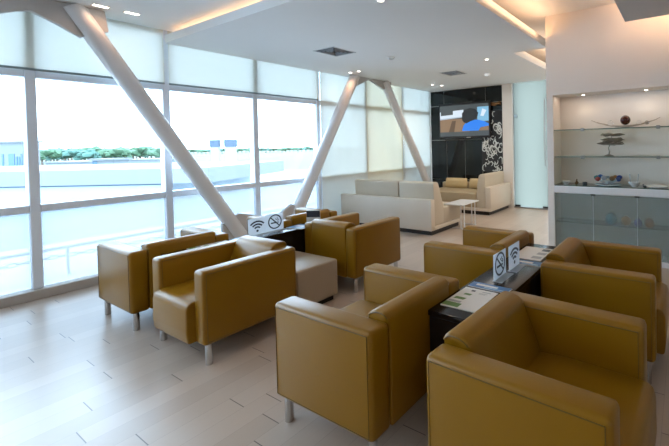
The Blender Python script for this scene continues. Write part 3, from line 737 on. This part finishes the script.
# ------------------------------------------------------------------ outside
ZG = -6.0
def mato(n, c, r=.9, **k): return mat(n, c, r, **k)
M_conc = mato('pale concrete apron', (.20, .205, .21), var=.04, vscale=.05); M_tarmac = mato('tarmac', (.062, .055, .055), var=.1, vscale=.02)
M_grass = mato('dry grass', (.07, .085, .05), var=.2, vscale=.03)
M_roofw = mato('white roof sheet', (.12, .13, .135), .6, var=.03, vscale=.4); M_roofb = mato('pale blue cladding', (.22, .27, .31), .6, var=.03, vscale=.3)
sbox('ground_grass', M_grass, -1500, 600, 30, 2000, ZG-.4, ZG-.2)
FW = Vector((-math.sin(YAW), math.cos(YAW), 0)); RT = Vector((math.cos(YAW), math.sin(YAW), 0))
def strip(name, d0, d1, s0, s1, z, m_):
    bm = nb(); q = [FW*d0+RT*s0, FW*d0+RT*s1, FW*d1+RT*s1, FW*d1+RT*s0]
    q = [(p.x, p.y) for p in q]; prism(bm, q, 'z', z-.15, z); return struct(name, bm, m_)
strip('ground_apron', 12, 112, -400, 40, ZG, M_conc)
strip('ground_runway', 125, 420, -150, 60, ZG-.05, M_tarmac)
strip('ground_taxiway', 112, 125, -400, 60, ZG-.02, M_conc)
def frame_box(bm, d0, d1, s0, s1, z0, z1, mi=0):
    q = [FW*d0+RT*s0, FW*d0+RT*s1, FW*d1+RT*s1, FW*d1+RT*s0]; prism(bm, [(p.x, p.y) for p in q], 'z', z0, z1, mi=mi)
# neighbouring terminal wing, level parapet
t = empty('terminal_wing', FW*30); tag(t, 'low white roofed terminal wing with a blue band outside the left windows', 'building')
def child_box(nm, m_, par, *a):
    bm = nb(); frame_box(bm, *a); o = link(nm, bm, m_, par, smooth=False); o.matrix_parent_inverse = Matrix.Translation(-par.location); return o
child_box('wall', M_roofb, t, 30, 42, -70, -24, ZG, -1.25)
child_box('parapet', M_roofw, t, 29.7, 42.2, -70, -20.3, -1.15, .05)
child_box('gutter_band', mato('dark blue gutter', (.03, .06, .09)), t, 29.9, 42, -70, -24, -1.25, -1.15)
# ledge with rail and chain right outside the glass
sbox('ground_ledge', mato('pale roof ledge', (.33, .35, .37), var=.03, vscale=2), -9.5, -6.1, -3.2, 9, -.25, -.05)
bm = nb(); tube(bm, (-7.0, -3, .30), (-7.0, 9, .30), .022, seg=10)
for k in range(9): tube(bm, (-7.0, -2.6+1.4*k, -.05), (-7.0, -2.6+1.4*k, .30), .015, seg=8)
o = link('low_rail', bm, mato('blue grey rail', (.08, .12, .15), .5)); tag(o, 'low blue grey rail on the ledge outside the glass', 'rail')
bm = nb()
for k in range(88):
    y = -2.2+k*.085; z = .21-.012*abs(math.sin(k*.22)); pts = []
    for j in range(10):
        a = 2*PI*j/10
        pts.append((-6.93, y+.052*math.cos(a), z+.022*math.sin(a)) if k % 2 else (-6.93+.022*math.sin(a), y+.052*math.cos(a), z))
    path(bm, pts, .008, 5, closed=True)
o = link('chain', bm, mato('grey chain', (.02, .03, .04), .5)); tag(o, 'steel chain hanging along the rail outside the glass', 'chain')
# buildings
def bld(nm, lab, d, s, wdt, dep, z1, m_, wins=(), z0=ZG, cat='building', roof=None):
    c0 = FW*d+RT*s; t = empty(nm, (c0.x, c0.y, z0)); tag(t, lab, cat)
    def cb(n2, mm, *a):
        bm = nb(); frame_box(bm, *a); o = link(n2, bm, mm, t, smooth=False); o.matrix_parent_inverse = Matrix.Translation(-t.location); return o
    cb('wall', m_, d, d+dep, s-wdt/2, s+wdt/2, z0, z1)
    cb('roof', roof or M_roofw, d-.3, d+dep+.3, s-wdt/2-.3, s+wdt/2+.3, z1, z1+.3)
    for (u0, u1, v0, v1) in wins:
        f = cb('window', mato('blue window glass', (.02, .08, .14), .2), d-.06, d+.05, s-wdt/2+u0*wdt, s-wdt/2+u1*wdt, z0+v0*(z1-z0), z0+v1*(z1-z0))
    return t
M_bw = mato('white render', (.15, .165, .17))
def SX(px, d): return (px-CX)/F*d
bld('terminal_building', 'white terminal building with blue glazing at the far left', 62, SX(8, 62), 62*30/F, 2.5, 1.55+62*.026, M_bw,
    [(.52, .72, .42, .8), (.76, .82, .4, .75), (.85, .90, .4, .75), (.93, .98, .42, .8), (.3, .36, .4, .8)])
bld('hangar', 'low pale hangar with a long roof behind the terminal wing', 95, SX(70, 95), 95*50/F, 8, 1.55-95*.030, M_bw, [(.45, .8, .1, .4)])
bld('storage_building', 'grey blue flat storage building beyond the parapet, left windows', 60, SX(68, 60), 60*20/F, 2, 1.55-60*.052, mato('blue grey sheet', (.06, .10, .13)), [(.1, .9, .2, .8)])
bld('equipment_house', 'pale equipment house with a blue door side beyond the parapet', 58, SX(103, 58), 58*22/F, 2.5, 1.55-58*.026, M_bw, [(.02, .22, .2, .98)])
bld('warehouse', 'long white warehouse beyond the parapet near the left column', 125, SX(143, 125), 120*50/F, 8, 1.55-120*.028, M_bw, [(.2, .8, .1, .3)])
for px, w_, ph, lab in ((214.5, 8, 11, 'white pylon with a blue grey box on top, the narrower of the two'), (230, 10, 13, 'white pylon with a blue grey box on top, the wider of the two')):
    d = 78; s = SX(px, d); c0 = FW*d+RT*s; t = empty('apron_pylon', (c0.x, c0.y, ZG)); tag(t, lab, 'pylon', 'pylons on the apron')
    def cb(n2, mm, *a):
        bm = nb(); frame_box(bm, *a); o = link(n2, bm, mm, t, smooth=False); o.matrix_parent_inverse = Matrix.Translation(-t.location)
    k = d/F; zt = 1.55+(CY-141.5-1)*k+.2
    cb('shaft', mato('white pylon', (.26, .26, .27)), d, d+.6, s-w_*k*.5, s+w_*k*.5, ZG, zt-1.5)
    cb('top_box', mato('blue grey box', (.06, .085, .12)), d-.1, d+.7, s-w_*k*.56, s+w_*k*.56, zt-1.5, zt)
    cb('base_block', mato('white pylon base', (.25,.25,.26)), d-.3, d+1, s-w_*k*.62, s+w_*k*.62, ZG, ZG+1.4)
# trees on the horizon
def tree_mesh(seed, n):
    rr = random.Random(seed); bm = nb(); st = random.getstate(); random.seed(seed)
    for k in range(n):
        sphere(bm, (rr.uniform(-.9, .9), rr.uniform(-.5, .5), rr.uniform(.8, 1.7)), rr.uniform(.25, .5), 1, (1.1, 1, .8), .22)
    random.setstate(st); return bm
M_fol = mato('tree foliage', (.065, .125, .07), var=.35, vscale=1.5); M_fol2 = mato('blue green foliage', (.055, .12, .095), var=.35, vscale=1.5); M_bark = mato('bark', (.12, .09, .07))
tp = []
for sd in range(3):
    t = empty('tree', (0, 0, 0)); link('crown', tree_mesh(sd, 18), (M_fol, M_fol2, M_fol)[sd], t)
    bm = nb(); tube(bm, (0, 0, 0), (0, 0, 1.0), .12, .07, 8); link('trunk', bm, M_bark, t); tp.append(t)
rr = random.Random(11); spots = []
for k in range(34): spots.append((42+(k*5 % 17)*7.6+rr.uniform(-1, 1)+3.8*(k % 2), 190+(k//2)*9, rr.uniform(4.4, 5.8), 0))
for k in range(40): spots.append((170+k*4, 540+(k % 4)*32, rr.uniform(3.4, 4.8), 1))
used = [False]*3
for i, (px, d, s, g_) in enumerate(spots):
    k = i % 3; o = tp[k] if not used[k] else copy_tree(tp[k]); used[k] = True
    p = FW*d+RT*SX(px, d); o.location = (p.x, p.y, ZG-.2 if g_ else ZG-.3); o.scale = (s*(1.0 if not g_ else 1.5), s*1.0, s*(.95 if not g_ else .9)); o.rotation_euler = (0, 0, rr.uniform(0, 1))
    tag(o, ('leafy green tree beyond the low buildings, seen through the left windows', 'distant tree in the thin line beyond the runway')[g_], 'tree', ('trees beyond the low buildings', 'trees beyond the runway')[g_])
